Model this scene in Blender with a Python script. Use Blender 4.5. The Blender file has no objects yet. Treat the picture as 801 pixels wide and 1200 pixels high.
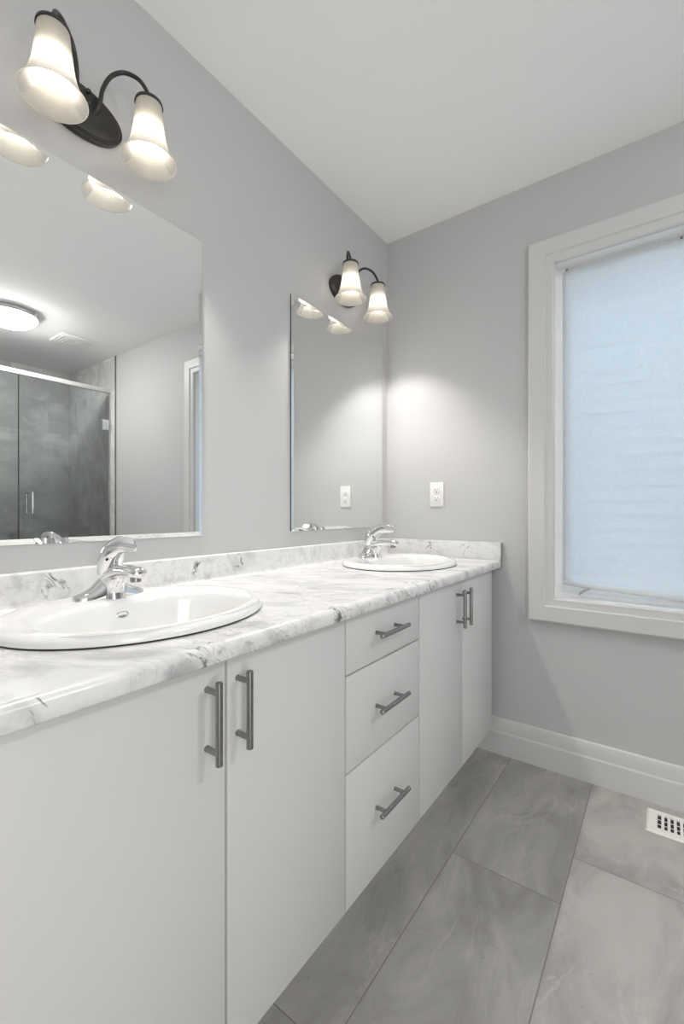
import bpy, bmesh, math, random
from mathutils import Vector, Matrix

scene = bpy.context.scene
COL = scene.collection
PI = math.pi
rng = random.Random(7)

# ------------------------------------------------------------------ camera, world, exposure
D = 1.972          # window wall, y
H = 2.44           # ceiling height
cam = bpy.data.cameras.new('camera')
cam.sensor_fit = 'VERTICAL'
cam.sensor_height = 36.0
cam.lens = 516.26 / 1200.0 * 36.0
cam.clip_start = 0.02
cam_ob = bpy.data.objects.new('camera', cam)
COL.objects.link(cam_ob)
cam_ob.location = (1.1543, 0.0, 1.0567)
cam_ob.rotation_euler = (PI / 2, 0, math.radians(36.18))
scene.camera = cam_ob

world = bpy.data.worlds.new('daylight')
scene.world = world
world.use_nodes = True
bg = world.node_tree.nodes['Background']
bg.inputs['Color'].default_value = (0.54, 0.76, 1.0, 1)
bg.inputs['Strength'].default_value = 3.5

BULB = 2.9         # emission of the four vanity bulbs
SPOT = 6.2        # downward beam of each bulb, watts
DOME = 35.0        # emission of the ceiling dome by the shower
FILL = 16.0        # added fill light set in an added, unseen doorway opposite the vanity, watts
dl = bpy.data.lights.new('added_fill_light', 'AREA')  # unseen lamp added to even out the room light
dl.shape = 'RECTANGLE'; dl.size = 0.86; dl.size_y = 2.0; dl.energy = FILL; dl.color = (1.0, 0.985, 0.965)
dl_ob = bpy.data.objects.new('added_fill_light', dl); COL.objects.link(dl_ob)
dl_ob.location = (2.98, -0.70, 1.03); dl_ob.rotation_euler = (PI / 2, 0, PI / 2)
vs = scene.view_settings
vs.view_transform = 'Standard'
vs.look = 'None'
vs.gamma = 1.0
vs.use_curve_mapping = False
vs.exposure = 0.96
scene.cycles.max_bounces = 14
scene.cycles.diffuse_bounces = 8
scene.cycles.glossy_bounces = 8
scene.cycles.transmission_bounces = 10
scene.cycles.transparent_max_bounces = 16
scene.cycles.sample_clamp_indirect = 6.0


# ------------------------------------------------------------------ materials
def new_mat(name):
    m = bpy.data.materials.new(name)
    m.use_nodes = True
    nt = m.node_tree
    return m, nt, nt.nodes['Principled BSDF']


def simple(name, col, rough=0.5, metal=0.0, bump=0.0, bscale=200.0, spec=0.5, coat=0.0, var=0.0):
    m, nt, b = new_mat(name)
    b.inputs['Base Color'].default_value = (*col, 1)
    b.inputs['Roughness'].default_value = rough
    b.inputs['Metallic'].default_value = metal
    b.inputs['Specular IOR Level'].default_value = spec
    b.inputs['Coat Weight'].default_value = coat
    tc = nt.nodes.new('ShaderNodeTexCoord')
    nz = nt.nodes.new('ShaderNodeTexNoise')
    nz.inputs['Scale'].default_value = bscale
    nz.inputs['Detail'].default_value = 3
    nt.links.new(tc.outputs['Object'], nz.inputs['Vector'])
    if bump:
        bp = nt.nodes.new('ShaderNodeBump')
        bp.inputs['Strength'].default_value = bump
        bp.inputs['Distance'].default_value = 0.001
        nt.links.new(nz.outputs['Fac'], bp.inputs['Height'])
        nt.links.new(bp.outputs['Normal'], b.inputs['Normal'])
    if var:
        mx = nt.nodes.new('ShaderNodeMix')
        mx.data_type = 'RGBA'
        mx.inputs[6].default_value = (*[c * (1 - var) for c in col], 1)
        mx.inputs[7].default_value = (*[min(1, c * (1 + var)) for c in col], 1)
        nt.links.new(nz.outputs['Fac'], mx.inputs[0])
        nt.links.new(mx.outputs[2], b.inputs['Base Color'])
    return m


class NT:
    """small node-graph helper"""
    def __init__(self, nt): self.nt = nt
    def n(self, t, **kw):
        nd = self.nt.nodes.new(t)
        for k, v in kw.items(): setattr(nd, k, v)
        return nd
    def link(self, a, b): self.nt.links.new(a, b)
    def put(self, sock, v):
        if hasattr(v, 'is_output') or isinstance(v, bpy.types.NodeSocket): self.link(v, sock)
        else: sock.default_value = v
    def math(self, op, a, b=0.0, c=0.0):
        nd = self.n('ShaderNodeMath', operation=op)
        self.put(nd.inputs[0], a); self.put(nd.inputs[1], b); self.put(nd.inputs[2], c)
        return nd.outputs[0]
    def noise(self, vec, scale, detail=4, rough=0.55, dist=0.0):
        nd = self.n('ShaderNodeTexNoise')
        self.link(vec, nd.inputs['Vector'])
        nd.inputs['Scale'].default_value = scale
        nd.inputs['Detail'].default_value = detail
        nd.inputs['Roughness'].default_value = rough
        nd.inputs['Distortion'].default_value = dist
        return nd.outputs['Fac']
    def mapping(self, vec, loc=(0, 0, 0), rot=(0, 0, 0), scale=(1, 1, 1)):
        nd = self.n('ShaderNodeMapping')
        self.link(vec, nd.inputs['Vector'])
        nd.inputs['Location'].default_value = loc
        nd.inputs['Rotation'].default_value = rot
        nd.inputs['Scale'].default_value = scale
        return nd.outputs['Vector']
    def ramp(self, v, a, b, smooth=True):
        nd = self.n('ShaderNodeMapRange', interpolation_type='SMOOTHSTEP' if smooth else 'LINEAR')
        self.put(nd.inputs['Value'], v)
        nd.inputs['From Min'].default_value = a
        nd.inputs['From Max'].default_value = b
        return nd.outputs['Result']
    def mix(self, f, a, b):
        nd = self.n('ShaderNodeMix', data_type='RGBA')
        self.put(nd.inputs[0], f)
        for s, v in ((nd.inputs[6], a), (nd.inputs[7], b)):
            if isinstance(v, tuple): s.default_value = (*v, 1)
            else: self.link(v, s)
        return nd.outputs[2]


def vein(g, vec, scale, width, detail=5, dist=0.6):
    """thin dark line where a noise crosses its middle"""
    f = g.noise(vec, scale, detail, 0.6, dist)
    d = g.math('ABSOLUTE', g.math('SUBTRACT', f, 0.5))
    return g.math('SUBTRACT', 1.0, g.ramp(d, 0.0, width))


MARBLE_LIGHT, MARBLE_GREY = (0.78, 0.78, 0.78), (0.48, 0.48, 0.485)


def squash(g, vec, d, k):
    """shrink a coordinate along direction d so that patterns run in that direction"""
    d = Vector(d).normalized()
    dp = g.n('ShaderNodeVectorMath', operation='DOT_PRODUCT')
    g.link(vec, dp.inputs[0]); dp.inputs[1].default_value = d
    sc = g.n('ShaderNodeVectorMath', operation='SCALE'); sc.inputs[0].default_value = d
    g.link(g.math('MULTIPLY', dp.outputs['Value'], 1 - 1 / k), sc.inputs['Scale'])
    sb = g.n('ShaderNodeVectorMath', operation='SUBTRACT')
    g.link(vec, sb.inputs[0]); g.link(sc.outputs[0], sb.inputs[1])
    return sb.outputs[0]


CRACKS = [(0.578, 0.430, 0.836, 0.050), (0.580, 0.205, 0.832, 0.022), (0.020, 0.430, 0.888, 0.045), (0.020, 0.815, 0.885, 0.032),
          (0.020, 0.985, 0.893, 0.040), (0.580, 0.775, 0.834, 0.036), (0.580, 0.845, 0.830, 0.030), (0.578, 0.600, 0.836, 0.030),
          (0.580, 0.965, 0.830, 0.060), (0.580, 1.050, 0.830, 0.075), (0.580, 1.150, 0.830, 0.075), (0.580, 1.240, 0.830, 0.050), (0.580, 1.830, 0.830, 0.030),
          (0.240, 1.955, 0.885, 0.050), (0.420, 1.955, 0.880, 0.040)]


def marble_material():
    m, nt, b = new_mat('marble_laminate')
    g = NT(nt)
    tc = g.n('ShaderNodeTexCoord').outputs['Object']
    q = squash(g, tc, (0.78, 0.46, -0.42), 6.0)
    # soft grey drifts
    cloud = g.ramp(g.noise(q, 13.0, 6, 0.62, 0.5), 0.44, 0.76)
    col = g.mix(cloud, MARBLE_LIGHT, MARBLE_GREY)
    # fine grey hairlines that follow the same drift
    v1 = vein(g, q, 15.0, 0.020, 6, 0.7)
    m1 = g.ramp(g.noise(tc, 4.5, 2), 0.40, 0.62)
    col = g.mix(g.math('MULTIPLY', g.math('MULTIPLY', v1, m1), 0.5), col, (0.34, 0.34, 0.345))
    v3 = vein(g, g.mapping(q, loc=(3.0, 1.0, 2.0)), 38.0, 0.030, 4, 0.6)
    m3 = g.ramp(g.noise(g.mapping(tc, loc=(1.0, 4.0, 0.0)), 6.0, 2), 0.47, 0.62)
    col = g.mix(g.math('MULTIPLY', g.math('MULTIPLY', v3, m3), 0.38), col, (0.38, 0.38, 0.38))
    # bolder charcoal cracks in a few places of the sheet
    tot = 0.0
    for (x, y, z, r) in CRACKS:
        ds = g.n('ShaderNodeVectorMath', operation='DISTANCE')
        g.link(tc, ds.inputs[0]); ds.inputs[1].default_value = (x - 0.29, y - 1.05, z - 0.8145)
        f = g.math('SUBTRACT', 1.0, g.ramp(ds.outputs['Value'], r * 0.35, r))
        tot = f if tot == 0.0 else g.math('MAXIMUM', tot, f)
    q2 = squash(g, tc, (0.30, 0.55, -0.66), 6.0)
    v2 = vein(g, q2, 34.0, 0.050, 3, 0.5)
    br = g.ramp(g.noise(tc, 34.0, 3), 0.43, 0.60)
    col = g.mix(g.math('MULTIPLY', g.math('MULTIPLY', v2, tot), g.math('MULTIPLY', br, 0.9)), col, (0.07, 0.07, 0.075))
    g.link(col, b.inputs['Base Color'])
    b.inputs['Roughness'].default_value = 0.25
    return m


def tile_colour(g, coord, tid, scale=1.0, tint=(1, 1, 1), lo=0.30, hi=0.47):
    """porcelain stone look: clouds, drifts and pale veins, shifted for every tile"""
    off = g.n('ShaderNodeVectorMath', operation='ADD')
    g.link(coord, off.inputs[0]); g.link(tid, off.inputs[1])
    vec = off.outputs[0]
    a = g.noise(g.mapping(vec, rot=(0, 0, 0.5), scale=(3.2 * scale, 1.5 * scale, 2.2 * scale)), 2.0, 7, 0.62, 0.9)
    f = g.ramp(a, 0.30, 0.72)
    c = g.mix(f, (lo * tint[0], lo * tint[1], lo * tint[2]), (hi * tint[0], hi * tint[1], hi * tint[2]))
    v = vein(g, g.mapping(vec, rot=(0.2, 0.3, 0.7), scale=(2.4, 0.7, 1.6)), 2.6, 0.020, 5, 0.5)
    mk = g.ramp(g.noise(vec, 3.0, 2), 0.48, 0.68)
    c = g.mix(g.math('MULTIPLY', g.math('MULTIPLY', v, mk), 0.35), c, (hi * 1.2 * tint[0], hi * 1.2 * tint[1], hi * 1.2 * tint[2]))
    sp = g.ramp(g.noise(vec, 90.0, 2), 0.735, 0.77)
    c = g.mix(g.math('MULTIPLY', sp, 0.55), c, (0.12, 0.12, 0.12))
    return c


def floor_material():
    m, nt, b = new_mat('floor_tile')
    g = NT(nt)
    tc = g.n('ShaderNodeTexCoord').outputs['Object']
    sp = g.n('ShaderNodeSeparateXYZ'); g.link(tc, sp.inputs[0])
    u = g.math('DIVIDE', g.math('SUBTRACT', sp.outputs['X'], 0.3185), 0.305)
    ci = g.math('FLOOR', u)
    uf = g.math('FRACT', u)
    row0 = g.math('SUBTRACT', g.math('MULTIPLY', g.math('SUBTRACT', ci, 1.0), 0.198), g.math('MULTIPLY', g.math('COMPARE', ci, 0.0, 0.4), 0.43))
    v = g.math('DIVIDE', g.math('SUBTRACT', g.math('SUBTRACT', sp.outputs['Y'], 1.306), row0), 1.60)
    ri = g.math('FLOOR', v)
    vf = g.math('FRACT', v)
    du = g.math('MULTIPLY', g.math('MINIMUM', uf, g.math('SUBTRACT', 1.0, uf)), 0.305)
    dv = g.math('MULTIPLY', g.math('MINIMUM', vf, g.math('SUBTRACT', 1.0, vf)), 1.60)
    d = g.math('MINIMUM', du, dv)
    grout = g.math('SUBTRACT', 1.0, g.ramp(d, 0.0009, 0.0018))
    wn = g.n('ShaderNodeTexWhiteNoise', noise_dimensions='2D')
    cb = g.n('ShaderNodeCombineXYZ'); g.link(ci, cb.inputs[0]); g.link(ri, cb.inputs[1])
    g.link(cb.outputs[0], wn.inputs['Vector'])
    sc = g.n('ShaderNodeVectorMath', operation='SCALE'); g.link(wn.outputs['Color'], sc.inputs[0]); sc.inputs['Scale'].default_value = 9.0
    c = tile_colour(g, tc, sc.outputs[0], 1.0, (1.0, 0.975, 0.93), 0.30, 0.47)
    c = g.mix(grout, c, (0.22, 0.215, 0.20))
    g.link(c, b.inputs['Base Color'])
    b.inputs['Roughness'].default_value = 0.42
    bp = g.n('ShaderNodeBump'); bp.inputs['Strength'].default_value = 0.5; bp.inputs['Distance'].default_value = 0.001
    g.link(g.math('SUBTRACT', 1.0, grout), bp.inputs['Height']); g.link(bp.outputs['Normal'], b.inputs['Normal'])
    return m


def shower_tile_material():
    m, nt, b = new_mat('shower_tile')
    g = NT(nt)
    tc = g.n('ShaderNodeTexCoord').outputs['Object']
    sp = g.n('ShaderNodeSeparateXYZ'); g.link(tc, sp.inputs[0])
    hz = g.math('ADD', sp.outputs['X'], sp.outputs['Y'])
    ri = g.math('FLOOR', g.math('DIVIDE', sp.outputs['Z'], 0.305))
    zf = g.math('FRACT', g.math('DIVIDE', sp.outputs['Z'], 0.305))
    u = g.math('ADD', g.math('DIVIDE', hz, 0.61), g.math('MULTIPLY', ri, 0.5))
    ci = g.math('FLOOR', u); uf = g.math('FRACT', u)
    dz = g.math('MULTIPLY', g.math('MINIMUM', zf, g.math('SUBTRACT', 1.0, zf)), 0.305)
    du = g.math('MULTIPLY', g.math('MINIMUM', uf, g.math('SUBTRACT', 1.0, uf)), 0.61)
    grout = g.math('SUBTRACT', 1.0, g.ramp(g.math('MINIMUM', dz, du), 0.0008, 0.0018))
    wn = g.n('ShaderNodeTexWhiteNoise', noise_dimensions='2D')
    cb = g.n('ShaderNodeCombineXYZ'); g.link(ci, cb.inputs[0]); g.link(ri, cb.inputs[1])
    g.link(cb.outputs[0], wn.inputs['Vector'])
    sc = g.n('ShaderNodeVectorMath', operation='SCALE'); g.link(wn.outputs['Color'], sc.inputs[0]); sc.inputs['Scale'].default_value = 7.0
    c = tile_colour(g, tc, sc.outputs[0], 0.8, (0.98, 1.0, 0.988), 0.48, 0.74)
    c = g.mix(g.math('MULTIPLY', grout, 0.22), c, (0.22, 0.22, 0.215))
    g.link(c, b.inputs['Base Color'])
    b.inputs['Roughness'].default_value = 0.4
    return m


def thin_glass(name, tint, refl=1.0):
    m, nt, b = new_mat(name)
    nt.nodes.remove(b)
    g = NT(nt)
    tr = g.n('ShaderNodeBsdfTransparent'); tr.inputs['Color'].default_value = (*tint, 1)
    gl = g.n('ShaderNodeBsdfGlossy'); gl.inputs['Roughness'].default_value = 0.0
    fr = g.n('ShaderNodeFresnel'); fr.inputs['IOR'].default_value = 1.5
    mx = g.n('ShaderNodeMixShader')
    g.link(g.math('MULTIPLY', fr.outputs[0], refl), mx.inputs[0])
    g.link(tr.outputs[0], mx.inputs[1]); g.link(gl.outputs[0], mx.inputs[2])
    g.link(mx.outputs[0], nt.nodes['Material Output'].inputs['Surface'])
    return m


def frosted_shade():
    m, nt, b = new_mat('frosted_glass')
    nt.nodes.remove(b)
    g = NT(nt)
    df = g.n('ShaderNodeBsdfDiffuse'); df.inputs['Color'].default_value = (0.54, 0.51, 0.46, 1)
    tl = g.n('ShaderNodeBsdfTranslucent'); tl.inputs['Color'].default_value = (0.95, 0.92, 0.87, 1)
    tp = g.n('ShaderNodeBsdfTransparent'); tp.inputs['Color'].default_value = (1.0, 0.98, 0.95, 1)
    gl = g.n('ShaderNodeBsdfGlossy'); gl.inputs['Roughness'].default_value = 0.25
    fr = g.n('ShaderNodeFresnel'); fr.inputs['IOR'].default_value = 1.4
    a = g.n('ShaderNodeMixShader'); a.inputs[0].default_value = 0.37
    g.link(df.outputs[0], a.inputs[1]); g.link(tl.outputs[0], a.inputs[2])
    c = g.n('ShaderNodeMixShader'); c.inputs[0].default_value = 0.04
    g.link(a.outputs[0], c.inputs[1]); g.link(tp.outputs[0], c.inputs[2])
    mx = g.n('ShaderNodeMixShader'); g.link(g.math('MULTIPLY', fr.outputs[0], 0.5), mx.inputs[0])
    g.link(c.outputs[0], mx.inputs[1]); g.link(gl.outputs[0], mx.inputs[2])
    g.link(mx.outputs[0], nt.nodes['Material Output'].inputs['Surface'])
    return m


def sheet_material():
    """thin woven blind: lets daylight through, shows a faint weave and a little of what is behind"""
    m, nt, b = new_mat('woven_sheet')
    nt.nodes.remove(b)
    g = NT(nt)
    tc = g.n('ShaderNodeTexCoord').outputs['Object']
    w = g.noise(g.mapping(tc, scale=(14, 14, 130)), 3.0, 3, 0.7)
    w2 = g.noise(g.mapping(tc, scale=(160, 160, 20)), 2.0, 2, 0.7)
    f = g.math('MULTIPLY', g.ramp(w, 0.25, 0.75), g.ramp(w2, 0.1, 0.75))
    c = g.mix(f, (0.80, 0.81, 0.81), (0.93, 0.93, 0.92))
    df = g.n('ShaderNodeBsdfDiffuse'); g.link(c, df.inputs['Color'])
    tl = g.n('ShaderNodeBsdfTranslucent'); g.link(c, tl.inputs['Color'])
    tp = g.n('ShaderNodeBsdfTransparent')
    a = g.n('ShaderNodeMixShader'); a.inputs[0].default_value = 0.42
    g.link(df.outputs[0], a.inputs[1]); g.link(tl.outputs[0], a.inputs[2])
    mx = g.n('ShaderNodeMixShader'); mx.inputs[0].default_value = 0.20
    g.link(a.outputs[0], mx.inputs[1]); g.link(tp.outputs[0], mx.inputs[2])
    g.link(mx.outputs[0], nt.nodes['Material Output'].inputs['Surface'])
    return m


def emitter(name, col, s):
    m, nt, b = new_mat(name)
    b.inputs['Base Color'].default_value = (0.9, 0.9, 0.88, 1)
    b.inputs['Emission Color'].default_value = (*col, 1)
    b.inputs['Emission Strength'].default_value = s
    return m


def brushed(name, col, rough):
    m, nt, b = new_mat(name)
    g = NT(nt)
    tc = g.n('ShaderNodeTexCoord').outputs['Object']
    f = g.noise(g.mapping(tc, scale=(900, 900, 60)), 1.0, 2)
    g.link(g.mix(f, tuple(c * 0.85 for c in col), tuple(c * 1.1 for c in col)), b.inputs['Base Color'])
    b.inputs['Metallic'].default_value = 1.0
    b.inputs['Roughness'].default_value = rough
    return m


M = dict(
    wall=simple('wall_paint', (0.545, 0.545, 0.55), 0.62, bump=0.06, bscale=350, var=0.01),
    ceiling=simple('ceiling_paint', (0.94, 0.94, 0.94), 0.9, bump=0.25, bscale=260, var=0.015),
    trim=simple('trim_paint', (0.64, 0.64, 0.64), 0.38, bump=0.03, bscale=120),
    vinyl=simple('window_vinyl', (0.90, 0.90, 0.89), 0.35, bump=0.02),
    cabinet=simple('cabinet_white', (0.625, 0.625, 0.625), 0.42, bump=0.02, bscale=500, var=0.006),
    grey_shade=simple('grey_and_gap_shade', (0.26, 0.26, 0.26), 0.6, var=0.02),  # plain grey; on the carcass it paints in the shade of the gaps
    marble=marble_material(),
    floor=floor_material(),
    stile=shower_tile_material(),
    porcelain=simple('porcelain', (0.88, 0.88, 0.87), 0.08, coat=0.5, var=0.004, bscale=20),
    chrome=simple('chrome', (0.80, 0.80, 0.81), 0.055, 1.0, bscale=30, var=0.01),
    nickel=brushed('brushed_nickel', (0.33, 0.327, 0.32), 0.24),
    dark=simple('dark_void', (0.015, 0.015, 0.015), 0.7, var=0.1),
    bronze=simple('oil_rubbed_bronze', (0.045, 0.044, 0.043), 0.30, 0.4, bump=0.05, bscale=400, var=0.1),
    mirror=simple('mirror_silver', (0.93, 0.94, 0.935), 0.0, 1.0, bscale=2, var=0.002),
    mirror_edge=simple('mirror_glass_edge', (0.05, 0.055, 0.053), 0.15, 0.2, var=0.1),
    shade=frosted_shade(),
    bulb=emitter('bulb_glow', (1.0, 0.93, 0.82), BULB),
    socket=simple('lamp_socket', (0.55, 0.53, 0.50), 0.5, var=0.03),
    dome=emitter('dome_glow', (1.0, 0.985, 0.96), DOME),
    sheet=sheet_material(),
    sheet_grey=simple('creased_cloth', (0.42, 0.40, 0.37), 0.8, bump=0.2, var=0.06),
    pane=thin_glass('window_pane', (0.95, 0.97, 0.97)),
    shower_glass=thin_glass('shower_glass', (0.965, 0.978, 0.973), 1.5),
    plastic=simple('white_plastic', (0.80, 0.80, 0.79), 0.32, bump=0.02),
    register=simple('register_enamel', (0.82, 0.81, 0.78), 0.38, bump=0.03),
    alu=simple('satin_aluminium', (0.75, 0.75, 0.75), 0.28, 0.85, var=0.02),
    siding=simple('pale_siding', (0.62, 0.64, 0.66), 0.7, var=0.06, bscale=6),
    brick=simple('exterior_reveal', (0.40, 0.40, 0.41), 0.8, var=0.1, bscale=40),
)


# ------------------------------------------------------------------ mesh helpers
def box(bm, x0, x1, y0, y1, z0, z1, bev=0.0, seg=2):
    vs_ = [bm.verts.new((x, y, z)) for x in (x0, x1) for y in (y0, y1) for z in (z0, z1)]
    q = [(0, 1, 3, 2), (4, 6, 7, 5), (0, 4, 5, 1), (2, 3, 7, 6), (0, 2, 6, 4), (1, 5, 7, 3)]
    fs = [bm.faces.new([vs_[i] for i in f]) for f in q]
    if bev:
        es = list({e for f in fs for e in f.edges})
        bmesh.ops.bevel(bm, geom=es, offset=bev, segments=seg, affect='EDGES', profile=0.5)


def loft(bm, rings, cap0=True, cap1=True, closed=True):
    vr = [[bm.verts.new(p) for p in r] for r in rings]
    n = len(vr[0])
    for a, b in zip(vr, vr[1:]):
        for i in range(n if closed else n - 1):
            j = (i + 1) % n
            bm.faces.new((a[i], a[j], b[j], b[i]))
    if closed and cap0: bm.faces.new(list(reversed(vr[0])))
    if closed and cap1: bm.faces.new(vr[-1])
    return vr


def lathe(bm, prof, cx, cy, cz, seg=40, cap0=False, cap1=False, sx=1.0, sy=1.0):
    """prof: (r, z) pairs around a vertical axis"""
    rings = [[(cx + r * sx * math.cos(2 * PI * i / seg), cy + r * sy * math.sin(2 * PI * i / seg), cz + z)
              for i in range(seg)] for r, z in prof]
    return loft(bm, rings, cap0, cap1)


def tube(bm, pts, r, seg=14, cap=True, flat=None):
    """sweep a circle (or ellipse) along points; r may be a list; flat = (ry_factor) list"""
    pts = [Vector(p) for p in pts]
    n = len(pts)
    rs = r if isinstance(r, (list, tuple)) else [r] * n
    rings = []
    up = None
    for i, p in enumerate(pts):
        t = (pts[min(i + 1, n - 1)] - pts[max(i - 1, 0)]).normalized()
        if up is None:
            up = Vector((0, 0, 1)) if abs(t.z) < 0.9 else Vector((0, 1, 0))
        a = t.cross(up).normalized()
        b2 = a.cross(t).normalized()
        up = b2
        ra = rs[i] if not isinstance(rs[i], tuple) else rs[i][0]
        rb = rs[i] if not isinstance(rs[i], tuple) else rs[i][1]
        rings.append([tuple(p + a * ra * math.cos(2 * PI * k / seg) + b2 * rb * math.sin(2 * PI * k / seg)) for k in range(seg)])
    loft(bm, rings, cap, cap)


def spline(ctrl, n=8):
    """Catmull-Rom through control tuples of any length"""
    c = [ctrl[0]] + list(ctrl) + [ctrl[-1]]
    out = []
    for i in range(1, len(c) - 2):
        for k in range(n):
            t = k / n
            out.append(tuple(0.5 * (2 * b + (c_ - a) * t + (2 * a - 5 * b + 4 * c_ - d) * t * t + (-a + 3 * b - 3 * c_ + d) * t ** 3)
                             for a, b, c_, d in zip(c[i - 1], c[i], c[i + 1], c[i + 2])))
    out.append(tuple(ctrl[-1]))
    return out


def make(name, bm, mat, parent=None, smooth=True, angle=35, label=None):
    bmesh.ops.remove_doubles(bm, verts=bm.verts, dist=1e-6)
    bmesh.ops.recalc_face_normals(bm, faces=bm.faces)
    lim = math.radians(angle)
    for e in bm.edges:
        e.smooth = len(e.link_faces) == 2 and e.calc_face_angle(0) < lim
    for f in bm.faces: f.smooth = smooth
    if parent is not None:
        loc = Vector(parent.location)
        p = parent.parent
        while p is not None:
            loc += Vector(p.location); p = p.parent
        for v in bm.verts: v.co -= loc
    me = bpy.data.meshes.new(name)
    bm.to_mesh(me); bm.free()
    me.materials.append(mat)
    o = bpy.data.objects.new(name, me)
    COL.objects.link(o)
    if parent is not None: o.parent = parent
    if label: o['label'] = label
    return o


def tag(o, label, cat, group=None):
    o['label'] = label; o['category'] = cat
    if group: o['group'] = group
    return o


def thing(name, label, cat, loc, group=None):
    o = bpy.data.objects.new(name, None)
    o.empty_display_size = 0.05
    COL.objects.link(o); o.location = loc
    return tag(o, label, cat, group)


def struct(name, bm, mat, parent=None, smooth=False, angle=35):
    o = make(name, bm, mat, parent, smooth, angle)
    if parent is None: o['kind'] = 'structure'
    return o


def dup(root, dloc, label, group=None):
    def cp(o, parent):
        c = o.copy(); COL.objects.link(c)
        if parent is not None: c.parent = parent
        for ch in list(o.children): cp(ch, c)
        return c
    r = cp(root, None)
    r.location = Vector(root.location) + Vector(dloc)
    r['label'] = label
    if group: r['group'] = group
    return r


# ------------------------------------------------------------------ setting
XR = 2.86          # shower glass plane / right wall
XF = 3.71          # far tiled wall of the shower
YN = -1.25         # wall behind the camera
YS = 0.42          # side wall of the shower
WX0, WX1, WZ0, WZ1 = 0.789, 1.645, 0.703, 2.079     # clear opening of the window
T = 0.15

bm = bmesh.new(); box(bm, -T, XF + T, -3.2, D + T, -0.12, 0.0); struct('floor', bm, M['floor'])
bm = bmesh.new(); box(bm, -T - 0.1, XF + T + 0.1, -3.2, D + T, H, H + 0.12); struct('ceiling', bm, M['ceiling'])
bm = bmesh.new(); box(bm, -T, 0, YN - T, D + T, 0, H); struct('wall_left', bm, M['wall'])
bm = bmesh.new()
box(bm, 0, WX0 - 0.012, D, D + T, 0, H)
box(bm, WX1 + 0.012, XF + T, D, D + T, 0, H)
box(bm, WX0 - 0.012, WX1 + 0.012, D, D + T, 0, WZ0 - 0.012)
box(bm, WX0 - 0.012, WX1 + 0.012, D, D + T, WZ1 + 0.012, H)
struct('wall_back', bm, M['wall'])
bm = bmesh.new(); box(bm, -T - 0.1, XF + T + 0.1, YN - T, YN, 0, H); struct('wall_front', bm, M['wall'])
DY0, DY1 = -1.15, -0.25     # added doorway in the right wall, unseen, cut for the fill light
bm = bmesh.new()
box(bm, XR, XR + T, YN, DY0, 0, H); box(bm, XR, XF + T, DY1, YS, 0, H); box(bm, XR, XR + T, DY0, DY1, 2.06, H)
struct('wall_right', bm, M['wall'])
bm = bmesh.new(); box(bm, XF, XF + T, YN, DY1, 0, H); struct('wall_light_block', bm, M['wall'])  # added wall behind the doorway, keeps the sky light out
bm = bmesh.new(); box(bm, XF, XF + T, YS, D, 0, H); struct('wall_shower_far', bm, M['stile'])
bm = bmesh.new(); box(bm, 2.783, XF, D - 0.010, D, 0, H); struct('wall_shower_end', bm, M['stile'])
bm = bmesh.new(); box(bm, 2.777, 2.783, D - 0.013, D, 0, H, 0.001); struct('trim_1', bm, M['nickel'])
bm = bmesh.new(); box(bm, XR - 0.05, XR + 0.05, YS, D - 0.010, 0, 0.10, 0.004); struct('trim_2', bm, M['stile'])


def baseboard(name, x0, x1, y, side):
    # stepped profile extruded along x; side = -1 faces the room at smaller y
    prof = [(0, 0), (0.017, 0), (0.017, 0.094), (0.0135, 0.101), (0.0135, 0.106), (0.0125, 0.140), (0.009, 0.152), (0.003, 0.155), (0, 0.155)]
    bm = bmesh.new()
    loft(bm, [[(x, y + side * p, z) for p, z in prof] for x in (x0, x1)])
    return struct(name, bm, M['trim'], smooth=True, angle=20)


baseboard('baseboard_back', 0.0, 2.777, D, -1)
baseboard('baseboard_front', 0.0, XR, YN, 1)
bm = bmesh.new(); box(bm, XR - 0.016, XR, DY1 + 0.065, YS, 0, 0.155, 0.003); struct('baseboard_right', bm, M['trim'], smooth=True)
bm = bmesh.new()
for a, b, c, d in ((DY0 - 0.065, DY0 + 0.005, 0, 2.13), (DY1 - 0.005, DY1 + 0.065, 0, 2.13), (DY0 + 0.0051, DY1 - 0.0051, 2.055, 2.13)):
    box(bm, XR - 0.018, XR, a, b, c, d, 0.002)
struct('trim_5', bm, M['trim'])  # casing round the added doorway

# ---- window
win = bpy.data.objects.new('window_1', None); COL.objects.link(win); win.location = (1.217, D, WZ0)
win['kind'] = 'structure'


def ring_frame(bm, x0, x1, z0, z1, prof):
    """mitred frame round a rectangle; prof = (outward offset, y) loop"""
    rings = []
    for (cx, cz, sx, sz) in ((x0, z0, -1, -1), (x1, z0, 1, -1), (x1, z1, 1, 1), (x0, z1, -1, 1), (x0, z0, -1, -1)):
        rings.append([(cx + sx * o, y, cz + sz * o) for o, y in prof])
    loft(bm, rings, False, False)


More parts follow.
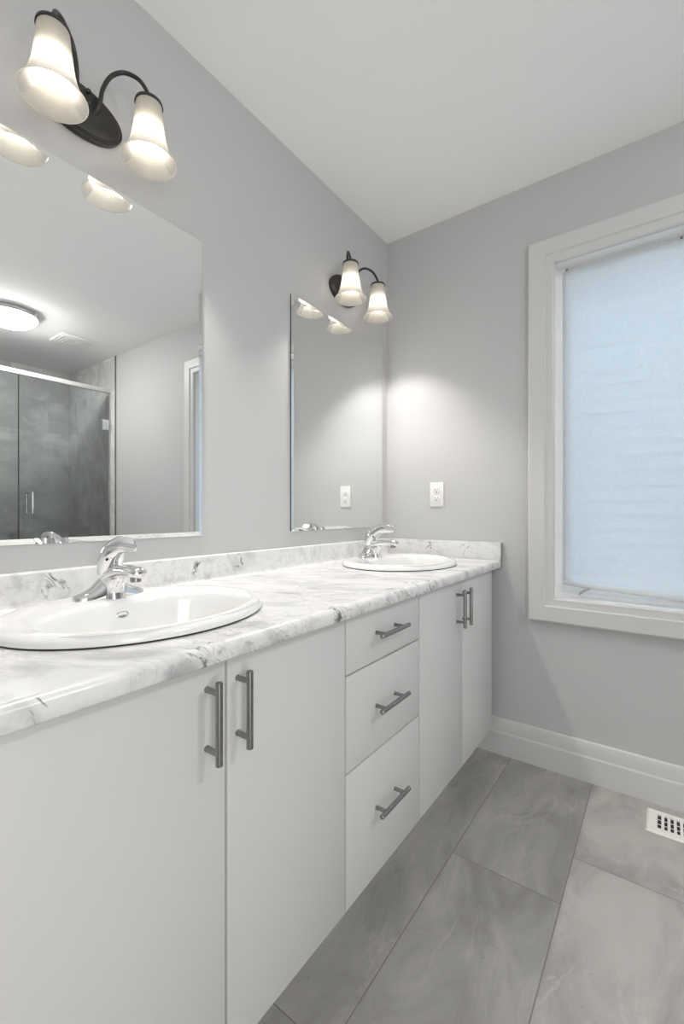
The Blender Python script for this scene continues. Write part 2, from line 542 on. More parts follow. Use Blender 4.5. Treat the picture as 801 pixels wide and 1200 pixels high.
bm = bmesh.new()
ring_frame(bm, WX0, WX1, WZ0, WZ1, [(-0.002, D + 0.01), (-0.002, D - 0.008), (0.004, D - 0.012), (0.022, D - 0.012), (0.030, D - 0.0145),
                                    (0.034, D - 0.021), (0.090, D - 0.023), (0.096, D - 0.020), (0.097, D + 0.002), (0.06, D + 0.002)])
make('casing', bm, M['trim'], win, True, 25)
bm = bmesh.new()
ring_frame(bm, WX0, WX1, WZ0, WZ1, [(0.0, D - 0.004), (0.012, D - 0.004), (0.012, D + T), (0.0, D + T)])
make('jamb', bm, M['vinyl'], win, True, 25)
bm = bmesh.new()
ring_frame(bm, WX0, WX1, WZ0, WZ1, [(0.0, D + 0.072), (-0.016, D + 0.072), (-0.018, D + 0.075), (-0.018, D + 0.084), (-0.040, D + 0.088), (-0.042, D + 0.092),
                                    (-0.042, D + 0.125), (0.0, D + 0.125)])
make('sash', bm, M['vinyl'], win, True, 25)
bm = bmesh.new(); box(bm, WX0 + 0.040, WX1 - 0.040, D + 0.108, D + 0.112, WZ0 + 0.040, WZ1 - 0.040)
make('pane', bm, M['pane'], win, False)
# added outer reveal, unseen; its depth shades the top of the blind
bm = bmesh.new()
ring_frame(bm, WX0, WX1, WZ0, WZ1, [(0.0, D + T), (0.6, D + T), (0.6, D + T + 0.11), (0.0, D + T + 0.11)])
struct('shading_reveal', bm, M['brick'])

# ---- neighbouring house seen faintly through the blind
bm = bmesh.new()
NY = D + 3.4
for k in range(26):
    z = -0.5 + k * 0.15
    vs_ = [bm.verts.new((x, y, zz)) for y, zz in ((NY, z), (NY - 0.012, z + 0.001), (NY - 0.012, z + 0.034), (NY - 0.060, z + 0.034), (NY - 0.060, z + 0.045), (NY - 0.014, z + 0.149), (NY, z + 0.15)) for x in (-4, 6)]
    for i in range(6): bm.faces.new((vs_[2 * i], vs_[2 * i + 1], vs_[2 * i + 3], vs_[2 * i + 2]))
box(bm, -4, 6, NY + 0.001, NY + 0.15, -0.5, 3.41)
nb = make('neighbour_house_wall', bm, M['siding'], None, False)
tag(nb, 'pale lap siding of the house next door, faint behind the window blind', 'house wall')
bm = bmesh.new(); box(bm, -8, 10, D + T + 0.12, D + 12, -0.62, -0.5)
gr = make('ground', bm, M['brick'], None, False); gr['kind'] = 'structure'

# ---- woven sheet hung in the window
bm = bmesh.new()
SX0, SX1 = 0.820, 1.622
nx, nz = 44, 60
grid = []
for i in range(nx + 1):
    row = []
    s = i / nx
    x = SX0 + (SX1 - SX0) * s
    # bottom edge: small raised corner at the left, sagging curl along the rest
    zb = 0.752 + 0.012 * math.exp(-(s / 0.08) ** 2) - 0.006 * math.sin(PI * s) + 0.004 * math.sin(9 * s)
    for j in range(nz + 1):
        t = j / nz
        z = zb + (2.074 - zb) * t
        y = D + 0.066 + 0.0015 * math.sin(7 * s + 3 * t) + 0.0012 * math.sin(17 * s)
        y -= 0.010 * math.exp(-(t / 0.05) ** 2) * (0.4 + 0.6 * math.sin(PI * min(1, s * 1.1)))
        y -= 0.004 * math.exp(-((s - 0.11 - 0.2 * t) / 0.03) ** 2) * math.exp(-(t / 0.12) ** 2)
        row.append((x, y, z))
    # curled hem: continue below, rolling toward the room and back up
    curl = []
    x_, y_, z_ = row[0]
    rad = 0.009 + 0.006 * s
    for k in range(1, 9):
        a = PI * 1.35 * k / 8
        curl.append((x_, y_ - rad * (1 - math.cos(a)), z_ - rad * math.sin(a)))
    grid.append(list(reversed(curl)) + row)
loft(bm, grid, False, False, closed=False)
ws = make('window_blind', bm, M['sheet'], None, True, 180)
tag(ws, 'white woven translucent blind hung inside the window with a curled lower hem', 'blind')
sol = ws.modifiers.new('thick', 'SOLIDIFY'); sol.thickness = 0.0006
for (tx, tz) in ((0.826, 2.066), (1.205, 2.062), (1.60, 2.066)):
    bm = bmesh.new()
    tube(bm, [(tx, D + 0.067, tz), (tx, D + 0.061, tz), (tx, D + 0.0605, tz)], [0.0045, 0.0045, 0.001], 10)
    make('push_pin', bm, M['grey_shade'], ws, label='small grey pin holding the top of the blind')
bm = bmesh.new()
tube(bm, [(0.876, D + 0.040, 0.722), (0.884, D + 0.040, 0.731), (0.898, D + 0.042, 0.742), (0.916, D + 0.048, 0.750), (0.934, D + 0.056, 0.753)],
     [(0.007, 0.004), (0.009, 0.005), (0.008, 0.005), (0.006, 0.004), (0.002, 0.002)], 10)
make('twisted_corner', bm, M['sheet_grey'], ws, label='twisted grey-brown corner at the lower left of the blind')
bm = bmesh.new()
gx = [[(0.8205 + (0.935 - 0.8205) * i / 8, D + 0.0575 - 0.002 * math.sin(PI * j / 4), 0.747 + j / 4 * (0.026 * (1 - i / 8) + 0.001) + 0.004 * math.exp(-i / 2)) for j in range(5)] for i in range(9)]
loft(bm, gx, False, False, closed=False)
fl = make('folded_flap', bm, M['sheet'], ws, True, 180, 'doubled-up fold at the lower left corner')
sol = fl.modifiers.new('thick', 'SOLIDIFY'); sol.thickness = 0.0012
# added eave, out of view, to shade the top of the blind
bm = bmesh.new(); box(bm, -1.5, 4.5, D + T + 0.115, D + T + 0.50, 2.17, 2.34); struct('shading_eave', bm, M['vinyl'])

# ------------------------------------------------------------------ vanity
CF = 0.555      # face of the doors
ZB, ZT = 0.125, 0.8115
GAP = 0.0022


def add_handle(front, horizontal, c0, c1, other):
    bm = bmesh.new()
    X = CF + 0.031
    r, e = 0.0060, 0.0012
    def P(c, x): return (x, c, other) if horizontal else (x, other, c)
    tube(bm, [P(c0, X), P(c0 + e, X), P(c1 - e, X), P(c1, X)], [r - e, r, r, r - e], 18)
    mid = (c0 + c1) / 2
    for s in (-1, 1):
        c = mid + s * 0.048
        tube(bm, [P(c, CF), P(c, CF + 0.001), P(c, X)], [0.0056, 0.0050, 0.0048], 14)
    return make('bar_handle', bm, M['nickel'], front, label='brushed nickel bar handle')


def cabinet(y0, y1, label, fronts, group):
    """fronts: list of (kind, y0, y1, z0, z1, handle=(horizontal, c0, c1, other))"""
    t = thing('vanity_cabinet', label, 'cabinet', (0.28, (y0 + y1) / 2, 0.0), group)
    bm = bmesh.new()
    th = 0.016
    box(bm, 0.002, CF - 0.048, y0 + 0.0005, y0 + th, ZB, ZT + 0.0015)
    box(bm, 0.002, CF - 0.048, y1 - th, y1 - 0.0005, ZB, ZT + 0.0015)
    box(bm, 0.002, CF - 0.048, y0 + th, y1 - th, ZB, ZB + th)
    box(bm, 0.002, 0.010, y0 + th, y1 - th, ZB + th, ZT)
    box(bm, CF - 0.066, CF - 0.048, y0 + th, y1 - th, ZT - 0.06, ZT + 0.0015)
    make('carcass', bm, M['grey_shade'], t, False)  # coloured dark so the gaps between the fronts look shaded
    bm = bmesh.new(); box(bm, 0.02, 0.476, y0 + 0.0005, y1 - 0.0005, 0.0, ZB)
    make('toe_kick', bm, M['cabinet'], t, False)
    for kind, a, b, z0, z1, hd in fronts:
        bm = bmesh.new()
        box(bm, CF - 0.018, CF, a + GAP, b - GAP, z0, z1, 0.0008, 2)
        f = make(kind, bm, M['cabinet'], t, True)
        add_handle(f, *hd)
    return t


G = 'white slab-front vanity cabinets'
Y0, Y1, Y2, Y3, Y4, Y5, Y6 = 0.141, 0.487, 0.833, 1.216, 1.565, 1.912, 1.912
cabinet(Y0, Y2, 'white two-door vanity cabinet under the nearer sink, left of the drawers', [
    ('door', Y0, Y1, ZB, ZT, (False, 0.654, 0.787, 0.448)),
    ('door', Y1, Y2, ZB, ZT, (False, 0.654, 0.787, 0.512))], G)
za, zb_ = 0.442, 0.672
cabinet(Y2, Y3, 'white vanity cabinet with three stacked drawers between the two door cabinets', [
    ('drawer', Y2, Y3, ZB, za - GAP, (True, 0.944, 1.092, 0.295)),
    ('drawer', Y2, Y3, za + GAP, zb_ - GAP, (True, 0.944, 1.092, 0.557)),
    ('drawer', Y2, Y3, zb_ + GAP, ZT, (True, 0.944, 1.092, 0.746))], G)
cabinet(Y3, Y5, 'white two-door vanity cabinet under the farther sink, beside the window wall', [
    ('door', Y3, Y4, ZB, ZT, (False, 0.645, 0.781, 1.514)),
    ('door', Y4, Y5, ZB, ZT, (False, 0.645, 0.781, 1.574))], G)

# ---- countertop with two sink holes
SKX, SKY1, SKY2 = 0.283, 0.493, 1.588
RX, RY = 0.222, 0.260
ct = thing('countertop', 'long white marble-look vanity countertop with grey veins and raised backsplash', 'countertop', (0.29, 1.05, 0.8145))
CT0, CTN, CTE = 0.846, 0.8145, 0.118
bm = bmesh.new()
NE = 56
XN = 0.560
outer = [(0.001, CTE), (XN, CTE), (XN, D - 0.001), (0.001, D - 0.001)]
edges = []
def loop(pts, z):
    v = [bm.verts.new((x, y, z)) for x, y in pts]
    e = [bm.edges.new((v[i], v[(i + 1) % len(v)])) for i in range(len(v))]
    return v, e
ov, oe = loop(outer, CT0)
edges += oe
holes = []
for sy in (SKY1, SKY2):
    hv, he = loop([(SKX + RX * 0.90 * math.cos(2 * PI * k / NE), sy + RY * 0.90 * math.sin(2 * PI * k / NE)) for k in range(NE)], CT0)
    edges += he; holes.append(hv)
bmesh.ops.triangle_fill(bm, use_beauty=True, use_dissolve=False, edges=edges)
for hv in holes:
    low = [bm.verts.new((v.co.x, v.co.y, CTN)) for v in hv]
    for i in range(NE): bm.faces.new((hv[i], hv[(i + 1) % NE], low[(i + 1) % NE], low[i]))
nose = [(XN, CT0)]
for k in range(1, 9):
    a = PI / 2 * (1 - k / 8)
    nose.append((XN + 0.008 + 0.013 * math.cos(a), CT0 - 0.013 + 0.013 * math.sin(a)))
nose += [(0.581, CTN + 0.003), (0.579, CTN + 0.0005), (0.577, CTN), (0.535, CTN)]
loft(bm, [[(x, y, z) for x, z in nose] for y in (CTE, D - 0.001)], closed=False)
# end cap at the near end
ev = [bm.verts.new((x, CTE, z)) for x, z in nose] + [bm.verts.new((0.001, CTE, CTN)), bm.verts.new((0.001, CTE, CT0))]
bm.faces.new(ev)
ev = [bm.verts.new((x, D - 0.001, z)) for x, z in nose] + [bm.verts.new((0.001, D - 0.001, CTN)), bm.verts.new((0.001, D - 0.001, CT0))]
bm.faces.new(ev)
edges = []
bv, be = loop([(0.001, CTE), (0.535, CTE), (0.535, D - 0.001), (0.001, D - 0.001)], CTN)
edges += be
for hv in holes:
    lv, le = loop([(v.co.x, v.co.y) for v in hv], CTN)
    edges += le
bmesh.ops.triangle_fill(bm, use_beauty=True, use_dissolve=False, edges=edges)
bm.faces.new([bm.verts.new(p) for p in ((0.001, CTE, CTN), (0.001, D - 0.001, CTN), (0.001, D - 0.001, CT0), (0.001, CTE, CT0))])
make('worktop', bm, M['marble'], ct, True, 50)
bm = bmesh.new()
bp = [(0.001, CT0), (0.001, 0.9235)]
for k in range(0, 7):
    a = PI / 2 * (1 - k / 6)
    bp.append((0.013 + 0.006 * math.cos(a), 0.9175 + 0.006 * math.sin(a)))
bp += [(0.019, CT0 + 0.010), (0.0205, CT0 + 0.004), (0.026, CT0)]
loft(bm, [[(x, y, z) for x, z in bp] for y in (CTE, D - 0.0192)])
make('backsplash', bm, M['marble'], ct, True, 40)
bm = bmesh.new()
box(bm, 0.0012, 0.5805, D - 0.019, D - 0.001, CT0 + 0.0002, 0.923, 0.0018, 2)
make('side_splash', bm, M['marble'], ct, True)
bm = bmesh.new()
box(bm, 0.5806, 0.5822, D - 0.019, D - 0.001, CTN, 0.9225, 0.0004, 1)
make('end_strip', bm, M['grey_shade'], ct, True, label='grey end strip of the side splash')


# ---- sink
def build_sink(cy, label, group):
    t = thing('drop_in_sink', label, 'sink', (SKX, cy, CT0), group)
    bm = bmesh.new()
    N = 72
    bx, bxr, byr = 0.338, 0.142, 0.206     # bowl centre and half axes
    rings = []
    def el(cx, rx, ry, z, p=2.0):
        pts = []
        for k in range(N):
            a = 2 * PI * k / N
            c, s = math.cos(a), math.sin(a)
            pts.append((cx + rx * math.copysign(abs(c) ** (2 / p), c), cy + ry * math.copysign(abs(s) ** (2 / p), s), z))
        return pts
    zr = CT0
    rings.append(el(SKX, RX - 0.012, RY - 0.012, zr + 0.0028))
    rings.append(el(SKX, RX - 0.001, RY - 0.001, zr + 0.0030))
    rings.append(el(SKX, RX, RY, zr + 0.0055))
    rings.append(el(SKX, RX - 0.002, RY - 0.002, zr + 0.012))
    rings.append(el(SKX, RX - 0.007, RY - 0.007, zr + 0.0175))
    rings.append(el(SKX, RX - 0.015, RY - 0.015, zr + 0.0205))
    rings.append(el(SKX + 0.004, RX - 0.024, RY - 0.024, zr + 0.0212))
    rings.append(el(bx, bxr + 0.010, byr + 0.010, zr + 0.0195, 2.15))
    rings.append(el(bx, bxr + 0.003, byr + 0.003, zr + 0.0170, 2.2))
    for f, z in ((0.985, 0.008), (0.965, -0.01), (0.93, -0.04), (0.86, -0.075), (0.74, -0.103), (0.55, -0.120), (0.32, -0.128), (0.14, -0.130)):
        rings.append(el(bx - 0.012 * (1 - f), bxr * f, byr * f, zr + z, 2.2))
    loft(bm, rings, False, False)
    # underside shell, so the bowl has thickness
    o = make('basin', bm, M['porcelain'], t, True, 60)
    sol = o.modifiers.new('thick', 'SOLIDIFY'); sol.thickness = 0.005; sol.offset = -1
    bm = bmesh.new()
    lathe(bm, [(0.004, 0.0), (0.012, 0.001), (0.0225, 0.0015), (0.024, 0.0), (0.024, -0.004)], bx - 0.010, cy, zr - 0.128, 28, True)
    make('drain', bm, M['chrome'], t)
    # overflow opening in the back of the bowl
    bm = bmesh.new()
    c0 = Vector((bx - bxr * 0.972, cy, zr - 0.014))
    nrm = Vector((1, 0, 0.30)).normalized(); ay = Vector((0, 1, 0)); az = nrm.cross(ay)
    def ov2(a_, b_, d): return [tuple(c0 + nrm * d + ay * a_ * math.cos(2 * PI * k / 28) + az * b_ * math.sin(2 * PI * k / 28)) for k in range(28)]
    loft(bm, [ov2(0.0140, 0.0080, -0.003), ov2(0.0140, 0.0080, 0.0022), ov2(0.0122, 0.0062, 0.0030), ov2(0.0110, 0.0052, 0.0012)], True, True)
    make('overflow_ring', bm, M['chrome'], t)
    bm = bmesh.new()  # dark strip that stands in for shade under the rim
    loft(bm, [[(p[0], p[1], CT0 + 0.0001) for p in el(SKX, RX - 0.0025, RY - 0.0025, 0)], [(p[0], p[1], CT0 + 0.0030) for p in el(SKX, RX - 0.0025, RY - 0.0025, 0)]], False, False)
    make('rim_shadow', bm, M['dark'], t, label='dark band standing for the shadow line under the sink rim')
    return t


SG = 'drop-in vanity sinks'
s1 = build_sink(SKY1, 'white oval drop-in sink nearest the camera, below the larger left mirror', SG)
s2 = dup(s1, (0, SKY2 - SKY1, 0), 'white oval drop-in sink at the far end of the countertop near the window wall', SG)


# ---- faucet
def build_faucet(cx, cy, z0, label, group):
    t = thing('faucet', label, 'faucet', (cx, cy, z0), group)
    # base plate with a rising shoulder, lofted along y
    bm = bmesh.new()
    rings = []
    L = 0.078
    for k in range(0, 33):
        u = -1 + 2 * k / 32
        y = cy + L * u
        e = math.sqrt(max(0.0, 1 - abs(u) ** 3.2))
        hw = 0.004 + 0.0225 * e + 0.004 * math.exp(-(u / 0.4) ** 2)
        hh = 0.0045 + 0.0135 * e + 0.034 * math.exp(-(abs(u) / 0.42) ** 2.2)
        ring = []
        n = 18
        for i in range(n + 1):
            a = PI * i / n
            ring.append((cx + hw * math.copysign(abs(math.cos(a)) ** 0.8, math.cos(a)), y, z0 + hh * math.sin(a) ** 0.75))
        rings.append(ring)
    loft(bm, rings, True, True)
    make('base_plate', bm, M['chrome'], t, True, 60)
    # body block, lofted upward, with the spout swept out of it
    bm = bmesh.new()
    rings = []
    for z, xa, xb, hw in ((0.000, -0.026, 0.046, 0.0235), (0.010, -0.025, 0.044, 0.0230), (0.022, -0.023, 0.043, 0.0225), (0.032, -0.022, 0.047, 0.0220), (0.042, -0.021, 0.056, 0.0210), (0.054, -0.020, 0.056, 0.0195), (0.060, -0.016, 0.045, 0.0165)):
        ring = []
        for k in range(32):
            a = 2 * PI * k / 32
            c, s_ = math.cos(a), math.sin(a)
            ring.append((cx + (xa + xb) / 2 + (xb - xa) / 2 * math.copysign(abs(c) ** 0.75, c), cy + hw * math.copysign(abs(s_) ** 0.8, s_), z0 + z))
        rings.append(ring)
    loft(bm, rings)
    ctrl = [(0.000, 0.040, 0.0215, 0.016), (0.020, 0.051, 0.0215, 0.0165), (0.046, 0.0590, 0.0205, 0.0150), (0.074, 0.0630, 0.0200, 0.0135),
            (0.102, 0.0640, 0.0195, 0.0128), (0.122, 0.0630, 0.0180, 0.0122), (0.131, 0.0620, 0.0145, 0.0100), (0.135, 0.0615, 0.008, 0.006)]
    pts = spline(ctrl, 6)
    tube(bm, [(cx + p[0], cy, z0 + p[1]) for p in pts], [(p[2], p[3]) for p in pts], 24)
    make('spout', bm, M['chrome'], t, True, 60)
    bm = bmesh.new()
    lathe(bm, [(0.0085, 0.0), (0.0110, 0.001), (0.0112, 0.012)], cx + 0.112, cy, z0 + 0.043, 24, True)
    make('aerator', bm, M['nickel'], t)
    # lever: domed cap that sweeps up and forward into a flat paddle
    bm = bmesh.new()
    ctrl = [(-0.006, 0.050, 0.0225, 0.0225), (-0.002, 0.066, 0.0250, 0.0255), (0.007, 0.086, 0.0252, 0.0265), (0.020, 0.1035, 0.0240, 0.0240), (0.040, 0.1150, 0.0215, 0.0140),
            (0.064, 0.1210, 0.0185, 0.0068), (0.092, 0.1205, 0.0160, 0.0036), (0.110, 0.1190, 0.0130, 0.0026), (0.115, 0.1185, 0.0060, 0.0014)]
    pts = spline(ctrl, 6)
    tube(bm, [(cx + p[0], cy, z0 + p[1]) for p in pts], [(p[2], p[3]) for p in pts], 24)
    lv = make('lever', bm, M['chrome'], t, True, 60)
    bm = bmesh.new()
    tube(bm, [(cx + 0.020, cy - 0.014, z0 + 0.090), (cx + 0.0295, cy - 0.0205, z0 + 0.0865)], 0.0028, 10)
    make('set_screw', bm, M['dark'], lv, label='small dark set screw')
    bm = bmesh.new()
    tube(bm, [(cx - 0.030, cy, z0 + 0.010), (cx - 0.030, cy, z0 + 0.050), (cx - 0.030, cy, z0 + 0.052), (cx - 0.030, cy, z0 + 0.060)], [0.0022, 0.0022, 0.005, 0.0045], 12)
    make('drain_rod', bm, M['chrome'], t)
    return t


FG = 'chrome single-lever faucets'
FX, FZ = 0.140, CT0 + 0.0195
f1 = build_faucet(FX, SKY1 + 0.002, FZ, 'chrome single-lever faucet on the sink nearest the camera', FG)
f2 = dup(f1, (0, SKY2 - SKY1, 0), 'chrome single-lever faucet on the far sink near the window wall', FG)


# ------------------------------------------------------------------ mirrors
def build_mirror(y0, y1, z0, z1, label):
    t = thing('wall_mirror', label, 'mirror', (0.0, (y0 + y1) / 2, z0), 'frameless mirrors over the vanity')
    b = 0.0125
    xf, xe = 0.0070, 0.0056
    bm = bmesh.new()
    v = [bm.verts.new((xf, y, z)) for y, z in ((y0 + b, z0 + b), (y1 - b, z0 + b), (y1 - b, z1 - b), (y0 + b, z1 - b))]
    bm.faces.new(v)
    back = [bm.verts.new((0.0006, p.co.y, p.co.z)) for p in v]
    bm.faces.new(list(reversed(back)))
    for i in range(4): bm.faces.new((v[i], back[i], back[(i + 1) % 4], v[(i + 1) % 4]))
    make('mirror_glass', bm, M['mirror'], t, False)
    bm = bmesh.new()
    ring_pts = [(b, xf), (0.0, xe)]
    rings = []
    for (cy, cz, sy, sz) in ((y0, z0, 1, 1), (y1, z0, -1, 1), (y1, z1, -1, -1), (y0, z1, 1, -1), (y0, z0, 1, 1)):
        rings.append([(x, cy + sy * o, cz + sz * o) for o, x in ring_pts])
    loft(bm, rings, False, False, closed=False)
    make('bevel', bm, M['mirror'], t, False)
    bm = bmesh.new()
    rings = []
    for (cy, cz, sy, sz) in ((y0, z0, 1, 1), (y1, z0, -1, 1), (y1, z1, -1, -1), (y0, z1, 1, -1), (y0, z0, 1, 1)):
        rings.append([(x, cy + sy * o, cz + sz * o) for o, x in ((0.0, xe), (0.0, 0.0006), (b, 0.0006))])
    loft(bm, rings, False, False, closed=False)
    make('glass_edge', bm, M['mirror_edge'], t, False, label='dark glass edge')
    return t


build_mirror(0.152, 0.841, 0.984, 1.890, 'large frameless mirror with polished slanted edges above the nearer sink, reflecting the shower')
build_mirror(1.243, 1.916, 0.983, 1.890, 'frameless mirror with polished slanted edges above the far sink, next to the room corner')


# ------------------------------------------------------------------ vanity lights
def build_light(cy, label, group):
    zc = 2.034
    t = thing('vanity_light', label, 'wall lamp', (0.0, cy, zc), group)
    bm = bmesh.new()
    rings = []
    pc = cy - 0.010
    for a, b, x in ((0.100, 0.060, 0.0), (0.1005, 0.0605, 0.004), (0.1005, 0.0605, 0.014), (0.098, 0.058, 0.017), (0.095, 0.055, 0.0165), (0.090, 0.050, 0.021), (0.080, 0.042, 0.0225), (0.05, 0.026, 0.0235)):
        rings.append([(x, pc + a * math.cos(2 * PI * k / 56), zc + b * math.sin(2 * PI * k / 56)) for k in range(56)])
    loft(bm, rings)
    plate = make('backplate', bm, M['bronze'], t, True, 30, 'dark bronze oval backplate')
    for dy, dz in ((0.012, 0.045), (0.012, 0.016)):
        bm = bmesh.new()
        tube(bm, [(0.018, pc + dy, zc + dz), (0.026, pc + dy, zc + dz), (0.029, pc + dy, zc + dz), (0.0315, pc + dy, zc + dz)], [0.004, 0.004, 0.0055, 0.002], 12)
        make('cap_screw', bm, M['bronze'], plate)
    for s in (-1, 1):
        yl = cy + s * 0.107
        xl = 0.112
        bm = bmesh.new()
        ctrl = [(0.018, cy + s * 0.022 - 0.005, zc + 0.004), (0.036, cy + s * 0.026 - 0.004, zc + 0.018), (0.044, cy + s * 0.030 - 0.003, zc + 0.060), (0.052, cy + s * 0.044, zc + 0.100), (0.068, cy + s * 0.068, zc + 0.118),
                (0.090, cy + s * 0.092, zc + 0.108), (0.106, yl - s * 0.003, zc + 0.080), (xl, yl, zc + 0.058), (xl, yl, zc + 0.046)]
        tube(bm, spline(ctrl, 6), 0.0050, 14)
        arm = make('arm', bm, M['bronze'], t, True, 60, 'dark curved lamp arm')
        bm = bmesh.new()
        lathe(bm, [(0.006, 0.012), (0.012, 0.0105), (0.026, 0.006), (0.0325, 0.002), (0.0335, -0.004), (0.0325, -0.005)], xl, yl, zc + 0.045, 36, True, True)
        make('fitter_cap', bm, M['bronze'], arm)
        # bell shade, thin frosted glass
        bm = bmesh.new()
        prof = [(0.0305, 0.0), (0.0318, -0.012), (0.0338, -0.035), (0.0365, -0.060), (0.0405, -0.085), (0.0465, -0.108), (0.0545, -0.126), (0.0615, -0.137), (0.0640, -0.1405)]
        lathe(bm, prof + [(0.0652, -0.1412), (0.0650, -0.1424), (0.0634, -0.1420)], xl, yl, zc + 0.042, 48)
        sh = make('lamp_shade', bm, M['shade'], t, True, 60, 'frosted glass bell shade')
        bm = bmesh.new()
        lathe(bm, [(0.016, 0.0), (0.0165, -0.030), (0.0165, -0.040), (0.020, -0.046), (0.022, -0.054)], xl, yl, zc + 0.040, 28, True, False)
        make('socket', bm, M['socket'], sh)
        bm = bmesh.new()
        lathe(bm, [(0.022, 0.0), (0.0285, -0.006), (0.0318, -0.017), (0.0318, -0.028), (0.0290, -0.042), (0.0225, -0.053), (0.012, -0.060), (0.003, -0.062)], xl, yl, zc - 0.0145, 24, True, True)
        make('bulb', bm, M['bulb'], sh, True, 60, 'glowing bulb')
        sl = bpy.data.lights.new('bulb_beam', 'SPOT')
        sl.energy = SPOT; sl.color = (1.0, 0.965, 0.91); sl.spot_size = math.radians(112); sl.spot_blend = 0.55; sl.shadow_soft_size = 0.022
        so = bpy.data.objects.new('bulb_beam', sl); COL.objects.link(so); so.parent = t
        so.location = Vector((xl, yl, zc - 0.0885)) - Vector(t.location)
    return t


LG = 'two-shade vanity lights'
v1 = build_light(0.499, 'two-shade dark bronze wall light above the larger left mirror', LG)
v2 = dup(v1, (0, 1.093, 0), 'two-shade dark bronze wall light above the far mirror near the room corner', LG)

# ------------------------------------------------------------------ outlet
ol = thing('wall_outlet', 'white duplex outlet on the window wall above the side splash', 'outlet', (0.276, D, 1.141))
bm = bmesh.new()
box(bm, 0.241, 0.311, D - 0.0055, D, 1.083, 1.199, 0.002, 2)
pl = make('cover_plate', bm, M['plastic'], ol)
for zc in (1.1605, 1.1215):
    bm = bmesh.new()
    def rr(w, h, y):
        pts = []
        for k in range(32):
            a = 2 * PI * k / 32
            c, s = math.cos(a), math.sin(a)
            pts.append((0.276 + w * math.copysign(abs(c) ** 0.5, c), y, zc + h * math.copysign(abs(s) ** 0.7, s)))
        return pts
    loft(bm, [rr(0.017, 0.0145, D - 0.005), rr(0.017, 0.0145, D - 0.0068), rr(0.0162, 0.0137, D - 0.0073)], False, True)
    rc = make('receptacle', bm, M['plastic'], ol)
    bm = bmesh.new()
    box(bm, 0.2690, 0.2709, D - 0.0077, D - 0.006, zc - 0.001, zc + 0.0075)
    box(bm, 0.2812, 0.2830, D - 0.0077, D - 0.006, zc + 0.0000, zc + 0.0070)
    tube(bm, [(0.276, D - 0.006, zc - 0.0075), (0.276, D - 0.0077, zc - 0.0075)], 0.0026, 12)
    make('slots', bm, M['dark'], rc, False, label='dark plug slots')
bm = bmesh.new()
tube(bm, [(0.276, D - 0.005, 1.141), (0.276, D - 0.0068, 1.141), (0.276, D - 0.0072, 1.141)], [0.0033, 0.003, 0.001], 12)
make('screw', bm, M['alu'], ol)

# ------------------------------------------------------------------ floor register
fr = thing('floor_register', 'white slotted floor vent register beside the baseboard under the window', 'vent', (1.26, 1.845, 0.0))
RX0, RX1, RY0, RY1 = 1.104, 1.416, 1.776, 1.914
bm = bmesh.new()
ring = [(0.0, 0.0004), (-0.001, 0.002), (-0.006, 0.0052), (-0.028, 0.0058), (-0.029, 0.0030), (-0.029, 0.0006)]
rings = []
for (cx, cy, sx, sy) in ((RX0, RY0, -1, -1), (RX1, RY0, 1, -1), (RX1, RY1, 1, 1), (RX0, RY1, -1, 1), (RX0, RY0, -1, -1)):
    rings.append([(cx + sx * o, cy + sy * o, z) for o, z in ring])
loft(bm, rings, False, False)
make('rim', bm, M['register'], fr, True, 20)
bm = bmesh.new()
ix0, ix1, iy0, iy1 = RX0 + 0.029, RX1 - 0.029, RY0 + 0.029, RY1 - 0.029
nsl = 15
pitch = (ix1 - ix0) / nsl
for k in range(nsl + 1):
    xc = ix0 + k * pitch
    hw = 0.0042 if 0 < k < nsl else 0.0025
    box(bm, max(ix0 - .0005, xc - hw), min(ix1 + .0005, xc + hw), iy0 - 0.0006, iy1 + 0.0006, 0.0026, 0.0056)
make('louver_grille', bm, M['register'], fr, False)
bm = bmesh.new()
for f in (0.33, 0.67):
    yc = iy0 + (iy1 - iy0) * f
    box(bm, ix0, ix1, yc - 0.0014, yc + 0.0014, 0.0012, 0.0025)
make('cross_bar', bm, M['register'], fr, False)
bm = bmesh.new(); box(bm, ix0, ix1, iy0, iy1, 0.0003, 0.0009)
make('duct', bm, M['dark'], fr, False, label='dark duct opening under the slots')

# ------------------------------------------------------------------ shower enclosure (seen in the mirror)
se = thing('shower_enclosure', 'frameless glass shower enclosure with a white header rail, reflected in the left mirror', 'shower', (XR, 1.2, 0.10))
YE = D - 0.010
bm = bmesh.new(); box(bm, XR - 0.014, XR + 0.014, YS + 0.001, YE - 0.0005, 2.115, 2.150, 0.003)
make('header_rail', bm, M['trim'], se, label='white header rail')
bm = bmesh.new(); box(bm, XR - 0.004, XR + 0.004, 1.270, YE - 0.016, 0.112, 2.112, 0.001, 1)
dr = make('door', bm, M['shower_glass'], se, False, label='clear glass shower door')
bm = bmesh.new(); box(bm, XR - 0.004, XR + 0.004, YS + 0.004, 1.262, 0.102, 2.113, 0.001, 1)
fx = make('fixed_panel', bm, M['shower_glass'], se, False, label='clear fixed glass panel')
bm = bmesh.new(); box(bm, XR - 0.006, XR + 0.006, 1.2625, 1.2665, 0.105, 2.112)
make('edge_seal', bm, M['bronze'], fx, False)
bm = bmesh.new()
for sx in (-1, 1):
    xo = XR + sx * 0.062
    ctrl = [(XR + sx * 0.004, 1.339, 1.045), (XR + sx * 0.052, 1.339, 1.045), (xo, 1.339, 1.060), (xo, 1.339, 1.195), (XR + sx * 0.052, 1.339, 1.210), (XR + sx * 0.004, 1.339, 1.210)]
    tube(bm, spline(ctrl, 5), 0.0080, 14)
make('pull_handle', bm, M['chrome'], dr, True, 60, 'chrome D-shaped pull handle')
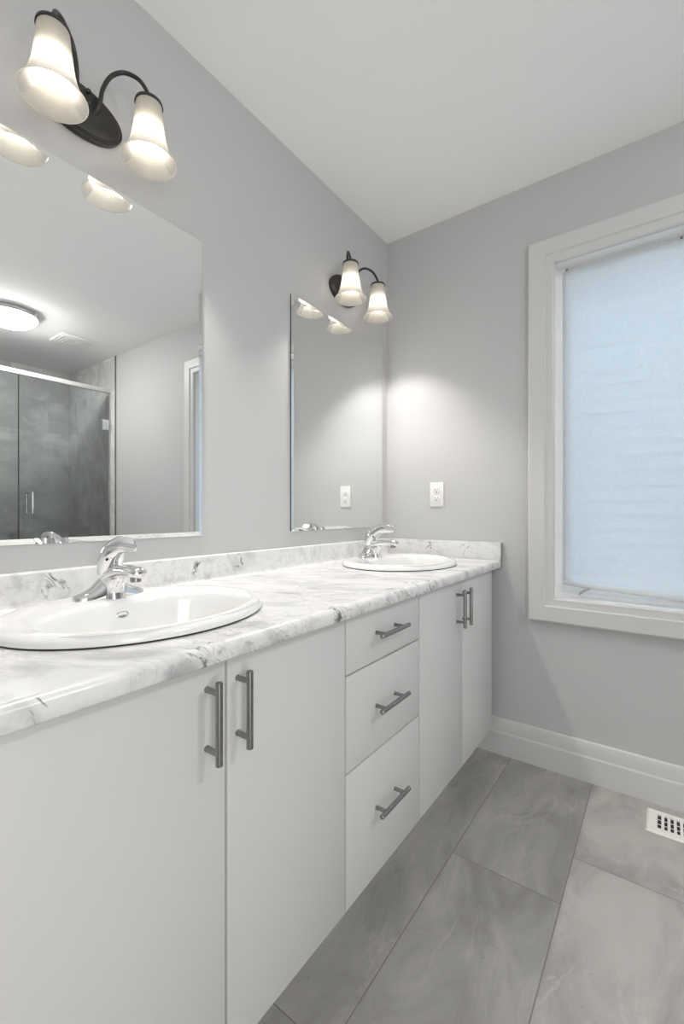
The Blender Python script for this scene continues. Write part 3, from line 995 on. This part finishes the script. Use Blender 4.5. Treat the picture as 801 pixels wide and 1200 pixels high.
for zc in (1.83, 0.42):
    bm = bmesh.new()
    box(bm, XR - 0.011, XR - 0.0045, 1.885, 1.940, zc - 0.045, zc + 0.045, 0.002)
    box(bm, XR + 0.0045, XR + 0.011, 1.885, 1.940, zc - 0.045, zc + 0.045, 0.002)
    box(bm, XR - 0.022, XR + 0.022, YE - 0.014, YE, zc - 0.045, zc + 0.045, 0.002)
    tube(bm, [(XR, 1.945, zc - 0.045), (XR, 1.945, zc + 0.045)], 0.007, 12)
    make('hinge', bm, M['chrome'], dr, label='square chrome hinge')
bm = bmesh.new(); box(bm, XR - 0.009, XR + 0.009, YE - 0.011, YE - 0.0003, 0.1005, 2.114, 0.001)
make('wall_channel', bm, M['alu'], se)


# ------------------------------------------------------------------ ceiling fixtures
def dome_light(x, y, label):
    t = thing('ceiling_light', label, 'ceiling light', (x, y, H))
    bm = bmesh.new()
    lathe(bm, [(0.10, 0.0), (0.150, -0.002), (0.164, -0.010), (0.168, -0.030), (0.164, -0.036)], x, y, H, 48, True, True)
    pan = make('pan', bm, M['trim'], t)
    bm = bmesh.new()
    lathe(bm, [(0.150, -0.030), (0.161, -0.035), (0.157, -0.047), (0.138, -0.068), (0.105, -0.088), (0.060, -0.101), (0.015, -0.106), (0.002, -0.106)], x, y, H, 48, True, True)
    make('glass_dome', bm, M['dome'], t, True, 60, 'glowing white glass dome')
    for a in (0.35, 0.35 + 2.094, 0.35 + 4.188):
        bm = bmesh.new()
        cx, cy = x + 0.170 * math.cos(a), y + 0.170 * math.sin(a)
        box(bm, cx - 0.006, cx + 0.006, cy - 0.006, cy + 0.006, H - 0.040, H - 0.008, 0.002)
        make('clip', bm, M['alu'], pan)
    return t


dome_light(2.50, 1.10, 'round white flush ceiling light glowing by the shower, reflected in the left mirror')

ef = thing('exhaust_fan', 'square white ceiling exhaust fan grille beside the ceiling light, reflected in the left mirror', 'fan', (2.705, 1.585, H))
bm = bmesh.new(); box(bm, 2.59, 2.82, 1.46, 1.71, H - 0.016, H, 0.005)
make('grille_cover', bm, M['plastic'], ef)
bm = bmesh.new()
for k in range(9):
    y = 1.485 + k * 0.025
    box(bm, 2.615, 2.795, y - 0.003, y + 0.003, H - 0.0185, H - 0.0155, 0.0008, 1)
make('louver', bm, M['plastic'], ef)
